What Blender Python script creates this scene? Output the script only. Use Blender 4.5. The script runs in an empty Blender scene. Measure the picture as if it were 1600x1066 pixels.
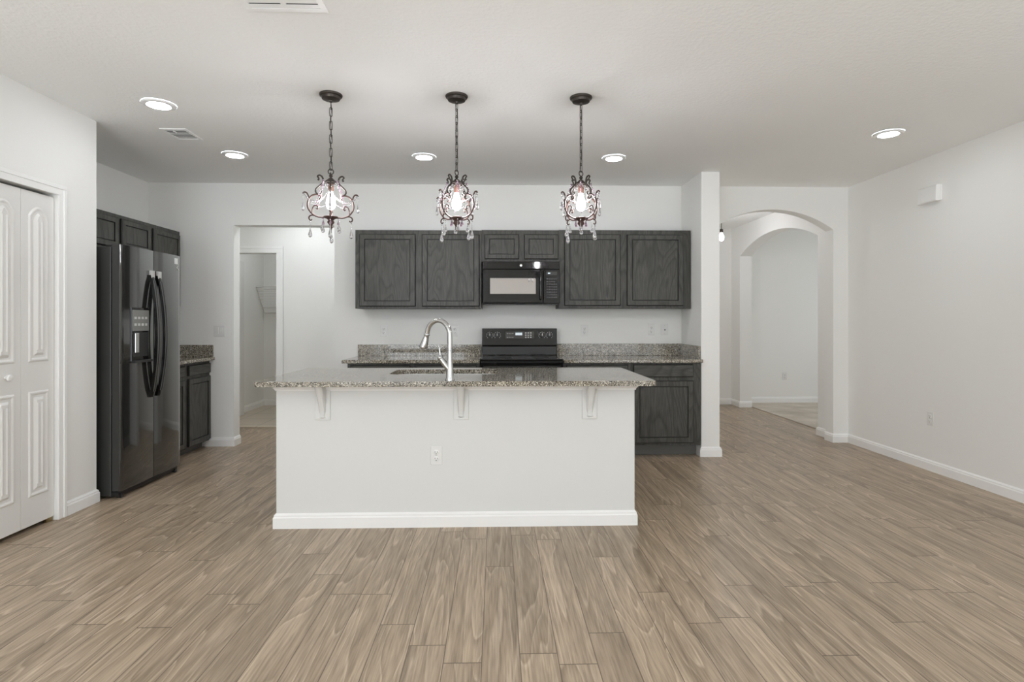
import bpy, bmesh, math, random
from mathutils import Vector, Matrix
random.seed(7)
PI = math.pi
S = bpy.context.scene
C = S.collection

# ------------------------------------------------------------------ camera, world, light, exposure
F_PX = 880.0
cam_d = bpy.data.cameras.new('camera')
cam_d.sensor_width = 36.0
cam_d.lens = F_PX / 1600.0 * 36.0
cam_d.shift_y = -(533.0 - 502.0) / 1600.0
cam_d.clip_start = 0.05
cam = bpy.data.objects.new('camera', cam_d)
cam.location = (0, 0, 1.3)
cam.rotation_euler = (PI / 2, 0, -math.atan(25.0 / F_PX))
C.objects.link(cam)
S.camera = cam

w = bpy.data.worlds.new('world')
S.world = w
w.use_nodes = True
w.node_tree.nodes['Background'].inputs[0].default_value = (1, 1, 1, 1)
w.node_tree.nodes['Background'].inputs[1].default_value = 1.0

S.view_settings.view_transform = 'Standard'
S.view_settings.look = 'None'
S.view_settings.gamma = 1.0
S.view_settings.exposure = 0.0
S.view_settings.use_curve_mapping = False
try:
    S.cycles.caustics_refractive = False
    S.cycles.caustics_reflective = False
    S.cycles.max_bounces = 20
    S.cycles.diffuse_bounces = 18
except Exception:
    pass

H = 2.736            # ceiling height
DAY = 53.0           # light of the two unseen windows placed behind the camera
TERRACE_FILL = 1100.0      # uplight added as from an unseen terrace
LENS = 70.0          # recessed lamp lens
BULB = 150.0         # pendant bulb


def unseen_daylight(name, loc, rot, sx, sy, power, col=(0.905, 0.968, 1.03)):
    l = bpy.data.lights.new(name, 'AREA')
    l.shape = 'RECTANGLE'
    l.size, l.size_y, l.energy, l.color = sx, sy, power, col
    o = bpy.data.objects.new(name, l)
    o.location, o.rotation_euler = loc, rot
    C.objects.link(o)
    return o


# two unseen windows behind the camera, placed clear of the microwave's reflection
unseen_daylight('unseen_daylight', (-1.75, -2.505, 1.3), (PI / 2, 0, 0), 1.9, 2.0, DAY * 1.2)
unseen_daylight('unseen_daylight', (2.65, -2.505, 1.3), (PI / 2, 0, 0), 1.9, 2.0, DAY * 0.42)
# uplight added to brighten the ceiling, as if from an unseen sunlit terrace
unseen_daylight('unseen_daylight', (0.9, -3.95, 0.02), (PI, 0, 0), 7.0, 2.4, TERRACE_FILL, (0.86, 0.96, 1.06))
unseen_daylight('unseen_daylight', (6.38, 7.2, 1.5), (PI / 2, 0, PI / 2), 1.6, 1.3, 15.0)  # unseen window light added to brighten the carpeted room


# ------------------------------------------------------------------ materials
def new_mat(name):
    m = bpy.data.materials.new(name)
    m.use_nodes = True
    return m, m.node_tree.nodes, m.node_tree.links, m.node_tree.nodes['Principled BSDF']


def plain(name, col, rough=0.5, metal=0.0, spec=0.5, coat=0.0, bump=None):
    m, N, L, b = new_mat(name)
    b.inputs['Base Color'].default_value = (*col, 1)
    b.inputs['Roughness'].default_value = rough
    b.inputs['Metallic'].default_value = metal
    b.inputs['Specular IOR Level'].default_value = spec
    b.inputs['Coat Weight'].default_value = coat
    b.inputs['Coat Roughness'].default_value = 0.03
    if bump:
        scale, strength, dist = bump
        tc = N.new('ShaderNodeTexCoord')
        n = N.new('ShaderNodeTexNoise')
        n.inputs['Scale'].default_value = scale
        n.inputs['Detail'].default_value = 3
        bp = N.new('ShaderNodeBump')
        bp.inputs['Strength'].default_value = strength
        bp.inputs['Distance'].default_value = dist
        L.new(tc.outputs['Object'], n.inputs['Vector'])
        L.new(n.outputs['Fac'], bp.inputs['Height'])
        L.new(bp.outputs['Normal'], b.inputs['Normal'])
    return m


def emit(name, col, strength):
    m, N, L, b = new_mat(name)
    b.inputs['Base Color'].default_value = (*col, 1)
    b.inputs['Emission Color'].default_value = (*col, 1)
    b.inputs['Emission Strength'].default_value = strength
    return m


def math_node(N, L, op, a, b=None, c=None):
    n = N.new('ShaderNodeMath')
    n.operation = op
    for i, v in enumerate((a, b, c)):
        if v is None:
            continue
        if isinstance(v, (int, float)):
            n.inputs[i].default_value = v
        else:
            L.new(v, n.inputs[i])
    return n.outputs[0]


def ramp(N, L, fac, stops, interp='LINEAR'):
    r = N.new('ShaderNodeValToRGB')
    r.color_ramp.interpolation = interp
    e = r.color_ramp.elements
    while len(e) > 1:
        e.remove(e[-1])
    e[0].position, e[0].color = stops[0][0], (*stops[0][1], 1)
    for p, c in stops[1:]:
        x = e.new(p)
        x.color = (*c, 1)
    L.new(fac, r.inputs[0])
    return r.outputs[0]


def mix(N, L, mode, fac, a, b):
    n = N.new('ShaderNodeMix')
    n.data_type = 'RGBA'
    n.blend_type = mode
    if isinstance(fac, (int, float)):
        n.inputs[0].default_value = fac
    else:
        L.new(fac, n.inputs[0])
    for sock, v in ((n.inputs[6], a), (n.inputs[7], b)):
        if isinstance(v, tuple):
            sock.default_value = (*v, 1)
        else:
            L.new(v, sock)
    return n.outputs[2]


def plank_floor():
    m, N, L, b = new_mat('plank_floor')
    PW, PL, X0 = 0.1468, 1.22, 0.2392
    tc = N.new('ShaderNodeTexCoord')
    sp = N.new('ShaderNodeSeparateXYZ')
    L.new(tc.outputs['Object'], sp.inputs[0])
    x, y = sp.outputs[0], sp.outputs[1]
    xs = math_node(N, L, 'DIVIDE', math_node(N, L, 'SUBTRACT', x, X0), PW)
    col = math_node(N, L, 'FLOOR', xs)
    fx = math_node(N, L, 'SUBTRACT', xs, col)
    wn = N.new('ShaderNodeTexWhiteNoise')
    wn.noise_dimensions = '1D'
    L.new(col, wn.inputs['W'])
    ys = math_node(N, L, 'ADD', math_node(N, L, 'DIVIDE', y, PL), math_node(N, L, 'MULTIPLY', wn.outputs['Value'], 7.31))
    row = math_node(N, L, 'FLOOR', ys)
    fy = math_node(N, L, 'SUBTRACT', ys, row)
    cid = N.new('ShaderNodeCombineXYZ')
    L.new(col, cid.inputs[0])
    L.new(row, cid.inputs[1])
    wp = N.new('ShaderNodeTexWhiteNoise')
    wp.noise_dimensions = '3D'
    L.new(cid.outputs[0], wp.inputs['Vector'])
    # plank-local coordinates, offset per plank so every board has its own figure
    sc = N.new('ShaderNodeVectorMath')
    sc.operation = 'MULTIPLY_ADD'
    L.new(wp.outputs['Color'], sc.inputs[0])
    sc.inputs[1].default_value = (37, 53, 29)
    cx = N.new('ShaderNodeCombineXYZ')
    L.new(math_node(N, L, 'MULTIPLY', x, 1.0), cx.inputs[0])
    L.new(math_node(N, L, 'MULTIPLY', y, 0.10), cx.inputs[1])
    L.new(cx.outputs[0], sc.inputs[2])
    n1 = N.new('ShaderNodeTexNoise')           # rings
    n1.inputs['Scale'].default_value = 4.0
    n1.inputs['Detail'].default_value = 2.5
    n1.inputs['Roughness'].default_value = 0.45
    n1.inputs['Distortion'].default_value = 0.3
    L.new(sc.outputs[0], n1.inputs['Vector'])
    rings = math_node(N, L, 'FRACT', math_node(N, L, 'MULTIPLY', n1.outputs['Fac'], 16.0))
    ringc = ramp(N, L, rings, [(0.0, (0.300, 0.235, 0.178)), (0.25, (0.350, 0.277, 0.213)), (0.80, (0.385, 0.308, 0.240)), (0.93, (0.480, 0.395, 0.320)), (1.0, (0.320, 0.250, 0.190))])
    mp2 = N.new('ShaderNodeVectorMath')
    mp2.operation = 'MULTIPLY'
    L.new(sc.outputs[0], mp2.inputs[0])
    mp2.inputs[1].default_value = (1, 0.45, 1)
    n2 = N.new('ShaderNodeTexNoise')           # pores and fine fibres
    n2.inputs['Scale'].default_value = 130.0
    n2.inputs['Detail'].default_value = 3.0
    L.new(mp2.outputs[0], n2.inputs['Vector'])
    fib = ramp(N, L, n2.outputs['Fac'], [(0.32, (0.74, 0.73, 0.71)), (0.5, (1.0, 1.0, 1.0)), (0.68, (1.20, 1.20, 1.20))])
    n3 = N.new('ShaderNodeTexNoise')           # broad dark streaks along a board
    n3.inputs['Scale'].default_value = 16.0
    n3.inputs['Detail'].default_value = 3.0
    L.new(mp2.outputs[0], n3.inputs['Vector'])
    stk = ramp(N, L, n3.outputs['Fac'], [(0.30, (0.70, 0.685, 0.66)), (0.47, (0.98, 0.98, 0.975)), (0.70, (1.10, 1.10, 1.10))])
    tone = ramp(N, L, wp.outputs['Value'], [(0.0, (0.88, 0.87, 0.86)), (1.0, (1.10, 1.10, 1.10))])
    c = mix(N, L, 'MULTIPLY', 1.0, ringc, fib)
    c = mix(N, L, 'MULTIPLY', 1.0, c, stk)
    c = mix(N, L, 'MULTIPLY', 1.0, c, tone)
    # seams between boards
    ex = math_node(N, L, 'MINIMUM', fx, math_node(N, L, 'SUBTRACT', 1.0, fx))
    ey = math_node(N, L, 'MINIMUM', fy, math_node(N, L, 'SUBTRACT', 1.0, fy))
    sx = math_node(N, L, 'LESS_THAN', ex, 0.013)
    sy = math_node(N, L, 'LESS_THAN', ey, 0.0022)
    seam = math_node(N, L, 'MAXIMUM', sx, sy)
    c = mix(N, L, 'MIX', math_node(N, L, 'MULTIPLY', seam, 0.85), c, (0.10, 0.074, 0.054))
    c = mix(N, L, 'MULTIPLY', 1.0, c, FLOOR_TINT)
    L.new(c, b.inputs['Base Color'])
    b.inputs['Roughness'].default_value = 0.36
    b.inputs['Specular IOR Level'].default_value = 0.45
    bp = N.new('ShaderNodeBump')
    bp.inputs['Strength'].default_value = 0.25
    bp.inputs['Distance'].default_value = 0.002
    L.new(math_node(N, L, 'SUBTRACT', math_node(N, L, 'MULTIPLY', n2.outputs['Fac'], 0.3), seam), bp.inputs['Height'])
    L.new(bp.outputs['Normal'], b.inputs['Normal'])
    return m


FLOOR_TINT = (1.05, 1.03, 0.96)


def dark_oak(name, along='Z', gain=0.79, seed=0.0):
    m, N, L, b = new_mat(name)
    tc = N.new('ShaderNodeTexCoord')
    oi = N.new('ShaderNodeObjectInfo')
    va = N.new('ShaderNodeVectorMath')
    va.operation = 'ADD'
    cb = N.new('ShaderNodeCombineXYZ')
    r = math_node(N, L, 'MULTIPLY', oi.outputs['Random'], 31.0)
    for i in range(3):
        L.new(r, cb.inputs[i])
    L.new(tc.outputs['Object'], va.inputs[0])
    L.new(cb.outputs[0], va.inputs[1])
    mp = N.new('ShaderNodeVectorMath')
    mp.operation = 'MULTIPLY'
    mp.inputs[1].default_value = (1, 1, 0.22) if along == 'Z' else (0.22, 1, 1)
    L.new(va.outputs[0], mp.inputs[0])
    n1 = N.new('ShaderNodeTexNoise')
    n1.inputs['Scale'].default_value = 3.2
    n1.inputs['Detail'].default_value = 2.0
    n1.inputs['Distortion'].default_value = 0.25
    L.new(mp.outputs[0], n1.inputs['Vector'])
    rings = math_node(N, L, 'FRACT', math_node(N, L, 'MULTIPLY', n1.outputs['Fac'], 17.0))
    g = gain
    c1 = ramp(N, L, rings, [(0.0, (0.050 * g, 0.049 * g, 0.042 * g)), (0.25, (0.082 * g, 0.080 * g, 0.070 * g)), (0.8, (0.100 * g, 0.098 * g, 0.086 * g)), (1.0, (0.058 * g, 0.057 * g, 0.050 * g))])
    mp2 = N.new('ShaderNodeVectorMath')
    mp2.operation = 'MULTIPLY'
    mp2.inputs[1].default_value = (1, 1, 0.07) if along == 'Z' else (0.07, 1, 1)
    L.new(va.outputs[0], mp2.inputs[0])
    n2 = N.new('ShaderNodeTexNoise')
    n2.inputs['Scale'].default_value = 150.0
    n2.inputs['Detail'].default_value = 2.0
    L.new(mp2.outputs[0], n2.inputs['Vector'])
    c2 = ramp(N, L, n2.outputs['Fac'], [(0.35, (0.70, 0.70, 0.70)), (0.65, (1.15, 1.15, 1.15))])
    c = mix(N, L, 'MULTIPLY', 1.0, c1, c2)
    L.new(c, b.inputs['Base Color'])
    b.inputs['Roughness'].default_value = 0.42
    b.inputs['Specular IOR Level'].default_value = 0.4
    return m


def granite(name):
    m, N, L, b = new_mat(name)
    tc = N.new('ShaderNodeTexCoord')
    v = N.new('ShaderNodeTexVoronoi')
    v.inputs['Scale'].default_value = 230.0
    v.inputs['Randomness'].default_value = 1.0
    nz = N.new('ShaderNodeTexNoise')
    nz.inputs['Scale'].default_value = 60.0
    nz.inputs['Detail'].default_value = 4.0
    L.new(tc.outputs['Object'], nz.inputs['Vector'])
    va = N.new('ShaderNodeVectorMath')
    va.operation = 'MULTIPLY_ADD'
    L.new(nz.outputs['Color'], va.inputs[0])
    va.inputs[1].default_value = (0.012, 0.012, 0.012)
    L.new(tc.outputs['Object'], va.inputs[2])
    L.new(va.outputs[0], v.inputs['Vector'])
    sp = N.new('ShaderNodeSeparateColor')
    L.new(v.outputs['Color'], sp.inputs[0])
    c = ramp(N, L, sp.outputs[0], [(0.0, (0.030, 0.027, 0.021)), (0.17, (0.10, 0.088, 0.068)), (0.34, (0.22, 0.195, 0.155)), (0.55, (0.36, 0.325, 0.265)), (0.76, (0.52, 0.485, 0.42)), (0.92, (0.74, 0.71, 0.65))], 'CONSTANT')
    n2 = N.new('ShaderNodeTexNoise')
    n2.inputs['Scale'].default_value = 25.0
    n2.inputs['Detail'].default_value = 4.0
    L.new(tc.outputs['Object'], n2.inputs['Vector'])
    t = ramp(N, L, n2.outputs['Fac'], [(0.3, (0.85, 0.85, 0.84)), (0.7, (1.12, 1.10, 1.06))])
    c = mix(N, L, 'MULTIPLY', 1.0, c, t)
    L.new(c, b.inputs['Base Color'])
    b.inputs['Roughness'].default_value = 0.07
    b.inputs['Specular IOR Level'].default_value = 0.6
    return m


def carpet_mat():
    m, N, L, b = new_mat('beige_carpet')
    tc = N.new('ShaderNodeTexCoord')
    n = N.new('ShaderNodeTexNoise')
    n.inputs['Scale'].default_value = 3.0
    n.inputs['Detail'].default_value = 5.0
    L.new(tc.outputs['Object'], n.inputs['Vector'])
    n2 = N.new('ShaderNodeTexNoise')
    n2.inputs['Scale'].default_value = 220.0
    L.new(tc.outputs['Object'], n2.inputs['Vector'])
    c = ramp(N, L, n.outputs['Fac'], [(0.3, (0.50, 0.44, 0.37)), (0.7, (0.68, 0.62, 0.54))])
    L.new(c, b.inputs['Base Color'])
    b.inputs['Roughness'].default_value = 0.95
    bp = N.new('ShaderNodeBump')
    bp.inputs['Strength'].default_value = 0.6
    bp.inputs['Distance'].default_value = 0.006
    L.new(n2.outputs['Fac'], bp.inputs['Height'])
    L.new(bp.outputs['Normal'], b.inputs['Normal'])
    return m


def tile_mat():
    m, N, L, b = new_mat('cream_tile')
    tc = N.new('ShaderNodeTexCoord')
    br = N.new('ShaderNodeTexBrick')
    br.offset = 0.0
    br.inputs['Color1'].default_value = (0.66, 0.58, 0.47, 1)
    br.inputs['Color2'].default_value = (0.62, 0.54, 0.44, 1)
    br.inputs['Mortar'].default_value = (0.42, 0.36, 0.29, 1)
    br.inputs['Scale'].default_value = 1.0
    br.inputs['Mortar Size'].default_value = 0.006
    br.inputs['Brick Width'].default_value = 0.42
    br.inputs['Row Height'].default_value = 0.42
    L.new(tc.outputs['Object'], br.inputs['Vector'])
    L.new(br.outputs['Color'], b.inputs['Base Color'])
    b.inputs['Roughness'].default_value = 0.35
    return m


def glass_mat(name, col=(1, 1, 1), ior=1.5, clear=1.0):
    m, N, L, b = new_mat(name)
    b.inputs['Base Color'].default_value = (*col, 1)
    b.inputs['Transmission Weight'].default_value = clear
    b.inputs['Roughness'].default_value = 0.0
    b.inputs['IOR'].default_value = ior
    return m


M = dict(
    wall=plain('wall_paint', (0.87, 0.87, 0.855), 0.75, spec=0.25, bump=(140, 0.12, 0.002)),
    ceiling=plain('ceiling_paint', (0.90, 0.905, 0.895), 0.9, spec=0.2, bump=(45, 0.5, 0.006)),
    trim=plain('trim_paint', (0.90, 0.90, 0.895), 0.35, spec=0.4),
    island=plain('dimmed_island_paint', (0.74, 0.745, 0.735), 0.55, spec=0.3, bump=(120, 0.05, 0.002)),  # wall paint darkened in colour to offset strong light on the island
    door=plain('door_paint', (0.80, 0.795, 0.78), 0.4, spec=0.4),
    plastic=plain('white_plastic', (0.84, 0.84, 0.83), 0.3),
    plate=plain('plate_plastic', (0.79, 0.79, 0.78), 0.3),
    slot=plain('dark_slot', (0.03, 0.03, 0.03), 0.6),
    floor=plank_floor(),
    oak=dark_oak('dark_oak_upright', 'Z'),
    oakh=dark_oak('dark_oak_lying', 'X'),
    glaze_shade=plain('dark_glaze_and_shade', (0.016, 0.0155, 0.014), 0.5),  # dark stain in door grooves and edges, with their shade painted in
    toe=plain('toe_board', (0.13, 0.128, 0.12), 0.35),
    granite=granite('speckled_granite'),
    carpet=carpet_mat(),
    tile=tile_mat(),
    gloss=plain('black_gloss', (0.008, 0.008, 0.008), 0.05, spec=0.5),
    glossdoor=plain('black_enamel_door', (0.020, 0.020, 0.019), 0.09, spec=1.0, coat=1.0),
    matte=plain('black_textured_metal', (0.034, 0.034, 0.032), 0.42, spec=0.5, bump=(300, 0.15, 0.001)),
    edge=plain('grey_door_edge', (0.10, 0.10, 0.095), 0.3, metal=0.6),
    dark=plain('black_plastic', (0.015, 0.015, 0.015), 0.35),
    knob=plain('knob_plastic', (0.05, 0.05, 0.05), 0.22),
    grey=plain('grey_plastic', (0.22, 0.22, 0.21), 0.3),
    ovglass=plain('mirrored_oven_glass', (0.50, 0.47, 0.46), 0.03, metal=1.0),
    cook=plain('ceramic_glass', (0.01, 0.01, 0.01), 0.04, spec=0.8, coat=0.5),
    chrome=plain('brushed_nickel', (0.60, 0.60, 0.60), 0.13, metal=1.0),
    steel=plain('stainless_steel', (0.55, 0.55, 0.54), 0.28, metal=1.0),
    bronze=plain('oiled_bronze', (0.055, 0.045, 0.038), 0.42, metal=0.6),
    rust=plain('reddish_bronze', (0.075, 0.038, 0.030), 0.5, metal=0.2),
    socket=plain('copper_socket', (0.33, 0.18, 0.13), 0.35, metal=0.7),
    crystal=glass_mat('clear_crystal', (0.99, 0.98, 1.0), 1.5, 0.80),
    bead=glass_mat('bead_crystal', (0.99, 0.97, 1.0), 1.5, 0.93),
    mauve=glass_mat('pale_mauve_crystal', (0.80, 0.52, 0.70), 1.45, 0.85),
    bulb=emit('lit_bulb', (0.97, 0.96, 1.0), BULB),
    lens=emit('lit_lens', (0.93, 0.965, 1.0), LENS),
    wire=plain('white_coated_wire', (0.70, 0.69, 0.67), 0.4),
    ventdark=plain('vent_duct', (0.10, 0.098, 0.095), 0.8),
    paper=plain('white_paper', (0.75, 0.75, 0.73), 0.6),
    tape=plain('silver_tape', (0.55, 0.55, 0.54), 0.45),
    led=emit('display_led', (0.75, 0.85, 0.9), 0.3),
    print=plain('white_print', (0.6, 0.6, 0.6), 0.5),
    brass=plain('brass_pivot', (0.45, 0.35, 0.18), 0.35, metal=1.0),
)


# ------------------------------------------------------------------ mesh helpers
class MB:
    def __init__(self):
        self.bm = bmesh.new()

    def box(self, x0, x1, y0, y1, z0, z1):
        vs = [self.bm.verts.new((x, y, z)) for x in (x0, x1) for y in (y0, y1) for z in (z0, z1)]
        for f in ((0, 1, 3, 2), (4, 6, 7, 5), (0, 4, 5, 1), (2, 3, 7, 6), (0, 2, 6, 4), (1, 5, 7, 3)):
            self.bm.faces.new([vs[i] for i in f])
        return self

    def loft(self, rings, cap=True, closed=False, strip=None):
        rs = [[self.bm.verts.new(p) for p in r] for r in rings]
        n = len(rs[0])
        k = len(rs)
        for i in range(k if closed else k - 1):
            a, b = rs[i], rs[(i + 1) % k]
            for j in range(n):
                q = [a[j], a[(j + 1) % n], b[(j + 1) % n], b[j]]
                if len({v.co.to_tuple(7) for v in q}) >= 3:
                    fc = self.bm.faces.new(q)
                    if strip:
                        fc.material_index = strip[i]
        if cap and not closed:
            self.bm.faces.new(rs[0][::-1])
            self.bm.faces.new(rs[-1])
        return self

    def lathe(self, prof, c=(0, 0, 0), n=24, cap=True):
        rings = [[(c[0] + r * math.cos(2 * PI * j / n), c[1] + r * math.sin(2 * PI * j / n), c[2] + z) for j in range(n)] for r, z in prof]
        return self.loft(rings, cap)

    def disc_axis(self, prof, c, axis, n=20):
        """lathe about an arbitrary axis: prof of (r, h along the axis)"""
        a = Vector(axis).normalized()
        u = a.orthogonal().normalized()
        v = a.cross(u)
        c = Vector(c)
        return self.loft([[c + a * h + u * (r * math.cos(2 * PI * j / n)) + v * (r * math.sin(2 * PI * j / n)) for j in range(n)] for r, h in prof])

    def tube(self, pts, r, n=8, closed=False):
        pts = [Vector(p) for p in pts]
        k = len(pts)
        rr = r if isinstance(r, (list, tuple)) else [r] * k
        tans = []
        for i in range(k):
            if closed:
                t = pts[(i + 1) % k] - pts[i - 1]
            else:
                t = pts[min(i + 1, k - 1)] - pts[max(i - 1, 0)]
            tans.append(t.normalized())
        u = tans[0].orthogonal().normalized()
        rings = []
        for i in range(k):
            t = tans[i]
            u = (u - t * u.dot(t))
            u = u.normalized() if u.length > 1e-6 else t.orthogonal().normalized()
            v = t.cross(u)
            rings.append([pts[i] + (u * math.cos(2 * PI * j / n) + v * math.sin(2 * PI * j / n)) * rr[i] for j in range(n)])
        return self.loft(rings, cap=not closed, closed=closed)

    def ball(self, c, r, sx=1, sy=1, sz=1, n=10):
        k = n // 2 + 1
        prof = [(max(r * math.sin(PI * i / k), 1e-5), -r * math.cos(PI * i / k)) for i in range(k + 1)]
        rings = [[(c[0] + q * sx * math.cos(2 * PI * j / n), c[1] + q * sy * math.sin(2 * PI * j / n), c[2] + z * sz) for j in range(n)] for q, z in prof]
        return self.loft(rings)

    def prism(self, poly, axis, a, b):
        """poly of (p, q): axis 'y' -> (x, z) extruded in y, 'x' -> (y, z) in x, 'z' -> (x, y) in z"""
        def P(p, q, t):
            return {'y': (p, t, q), 'x': (t, p, q), 'z': (p, q, t)}[axis]
        va = [self.bm.verts.new(P(p, q, a)) for p, q in poly]
        vb = [self.bm.verts.new(P(p, q, b)) for p, q in poly]
        n = len(poly)
        fs = [self.bm.faces.new(va), self.bm.faces.new(vb[::-1])]
        for i in range(n):
            self.bm.faces.new([va[i], va[(i + 1) % n], vb[(i + 1) % n], vb[i]])
        for f in fs:
            f.normal_update()
        bmesh.ops.triangulate(self.bm, faces=fs, quad_method='BEAUTY', ngon_method='EAR_CLIP')
        return self

    def build(self, name, mat, parent=None, loc=(0, 0, 0), smooth=None, bevel=0.0, seg=2):
        bmesh.ops.recalc_face_normals(self.bm, faces=self.bm.faces[:])
        me = bpy.data.meshes.new(name)
        self.bm.to_mesh(me)
        self.bm.free()
        for x in (mat if isinstance(mat, (list, tuple)) else [mat]):
            me.materials.append(M[x] if isinstance(x, str) else x)
        o = bpy.data.objects.new(name, me)
        C.objects.link(o)
        o.location = loc
        if parent is not None:
            o.parent = parent
        if smooth is not None:
            for p in me.polygons:
                p.use_smooth = True
            me.set_sharp_from_angle(angle=math.radians(smooth))
        if bevel:
            md = o.modifiers.new('edge', 'BEVEL')
            md.width, md.segments, md.limit_method = bevel, seg, 'ANGLE'
            md.angle_limit = math.radians(40)
        return o


def tag(o, label=None, cat=None, group=None, kind=None):
    for k, v in (('label', label), ('category', cat), ('group', group), ('kind', kind)):
        if v:
            o[k] = v
    return o


def thing(name, label, cat, loc=(0, 0, 0), rz=0.0, group=None):
    o = bpy.data.objects.new(name, None)
    o.empty_display_size = 0.05
    C.objects.link(o)
    o.location, o.rotation_euler = loc, (0, 0, rz)
    return tag(o, label, cat, group)


def copy_tree(o, parent=None):
    c = o.copy()
    C.objects.link(c)
    if parent is not None:
        c.parent = parent
    for ch in list(o.children):
        copy_tree(ch, c)
    return c


def struct(name, mb, mat, label=None, cat=None, **kw):
    return tag(mb.build(name, mat, **kw), label, cat, kind='structure')


def arc_pts(c, half, spring, apex, n=28):
    sag = apex - spring
    R = (half * half + sag * sag) / (2 * sag)
    zc = apex - R
    a0 = math.asin(half / R)
    return [(c + R * math.sin(a), zc + R * math.cos(a)) for a in [-a0 + 2 * a0 * i / n for i in range(n + 1)]]


# ------------------------------------------------------------------ the shell
D = 5.935            # face of the kitchen back wall
TW = 0.14
XL, XR = -2.87, 3.775
struct('floor', MB().box(-3.72, 3.86, -2.5, 8.75, -0.06, 0.0), 'floor')
struct('floor_tile', MB().box(-3.57, -1.8, 6.985, 8.77, 0.0, 0.006), 'tile')
struct('floor_carpet', MB().box(3.855, 6.5, 5.2, 8.78, 0.0, 0.012), 'carpet')
struct('ceiling', MB().box(-3.72, 6.6, -2.6, 8.9, H, H + 0.1), 'ceiling')

arch = arc_pts(2.959, 0.654, 2.281, 2.493)
poly = [(-3.72, 0), (-2.727, 0), (-2.727, 2.30), (-1.688, 2.30), (-1.688, 0), (2.305, 0)] + arch + [(3.613, 0), (3.9, 0), (3.9, H), (-3.72, H)]
struct('wall_back', MB().prism(poly, 'y', D, D + TW), 'wall')
CL0, CL1, CLZ = 2.735, 3.768, 2.128      # closet opening
struct('wall_left', MB().prism([(-2.5, 0), (CL0, 0), (CL0, CLZ), (CL1, CLZ), (CL1, 0), (4.13, 0), (4.13, H), (-2.5, H)], 'x', XL - 0.12, XL), 'wall')
struct('wall_alcove', MB().box(-3.6, XL - 0.12, 4.01, 4.13, 0, H), 'wall')
struct('wall_closet', MB().box(-3.6, XL - 0.12, 2.4, 2.5, 0, H), 'wall')
struct('wall_kitchen_left', MB().box(-3.72, -3.6, 2.4, D, 0, H), 'wall')
struct('wall_wing', MB().box(1.968, 2.150, 5.35, D, 0, H), 'wall', bevel=0.008)
struct('wall_right', MB().box(XR, XR + 0.125, -2.5, D, 0, H), 'wall')
struct('wall_rear', MB().box(-2.99, -2.70, -2.6, -2.5, 0, H).box(-0.80, 1.70, -2.6, -2.5, 0, H).box(3.60, 3.9, -2.6, -2.5, 0, H)
       .box(-2.70, -0.80, -2.6, -2.5, 0, 0.3).box(-2.70, -0.80, -2.6, -2.5, 2.3, H).box(1.70, 3.60, -2.6, -2.5, 0, 0.3).box(1.70, 3.60, -2.6, -2.5, 2.3, H), 'wall')
# beyond the arch: the hall, its second arch and the carpeted room
arch2 = arc_pts(7.37, 1.03, 2.281, 2.505)
struct('wall_hall_arch', MB().prism([(D + TW, 0), (6.34, 0)] + arch2 + [(8.40, 0), (8.70, 0), (8.70, H), (D + TW, H)], 'x', 3.68, 3.86), 'wall')
struct('wall_hall_end', MB().box(1.8, 3.86, 8.70, 8.80, 0, H), 'wall')
struct('wall_hall_side', MB().box(1.8, 1.9, D + TW, 8.70, 0, H), 'wall')
struct('wall_carpet_back', MB().box(3.86, 6.6, 8.78, 8.9, 0, H), 'wall')
struct('wall_carpet_near', MB().box(3.9, 6.6, 5.1, 5.2, 0, H), 'wall')
struct('wall_carpet_side', MB().prism([(5.1, 0), (8.9, 0), (8.9, H), (5.1, H)], 'x', 6.5, 6.6), 'wall')
# beyond the opening beside the refrigerator: passage and utility room
struct('wall_passage', MB().prism([(-3.72, 0), (-3.50, 0), (-3.50, 2.135), (-2.688, 2.135), (-2.688, 0), (-1.1, 0), (-1.1, H), (-3.72, H)], 'y', 6.98, 7.10), 'wall')
struct('wall_passage_left', MB().box(-3.72, -3.6, D + TW, 6.98, 0, H), 'wall')
struct('wall_passage_right', MB().box(-1.1, -1.0, D + TW, 7.10, 0, H), 'wall')
struct('wall_utility_left', MB().box(-3.72, -3.57, 7.10, 8.77, 0, H), 'wall')
struct('wall_utility_right', MB().box(-1.8, -1.7, 7.10, 8.77, 0, H), 'wall')
struct('wall_utility_back', MB().box(-3.72, -1.7, 8.77, 8.88, 0, H), 'wall')

BP = [(0.0, 0.0), (0.015, 0.0), (0.015, 0.066), (0.0105, 0.074), (0.0105, 0.082), (0.0, 0.094)]


def molding(name, pts, prof, mat='trim', z0=0.0, kind=True, parent=None):
    """profile swept along a 2-D path, mitred; it grows to the left-hand side of the path"""
    P = [Vector((p[0], p[1])) for p in pts]
    n = len(P)
    rings = []
    for i in range(n):
        d0 = (P[i] - P[i - 1]).normalized() if i else None
        d1 = (P[i + 1] - P[i]).normalized() if i < n - 1 else None
        n0 = Vector((-d0.y, d0.x)) if d0 else None
        n1 = Vector((-d1.y, d1.x)) if d1 else None
        if n0 and n1:
            mv = (n0 + n1)
            mv = mv / mv.dot(n0)
        else:
            mv = n0 or n1
        rings.append([(P[i].x + mv.x * a, P[i].y + mv.y * a, z0 + z) for a, z in prof])
    mb = MB().loft(rings)
    o = mb.build(name, mat, parent)
    if kind:
        o['kind'] = 'structure'
    return o


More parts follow.
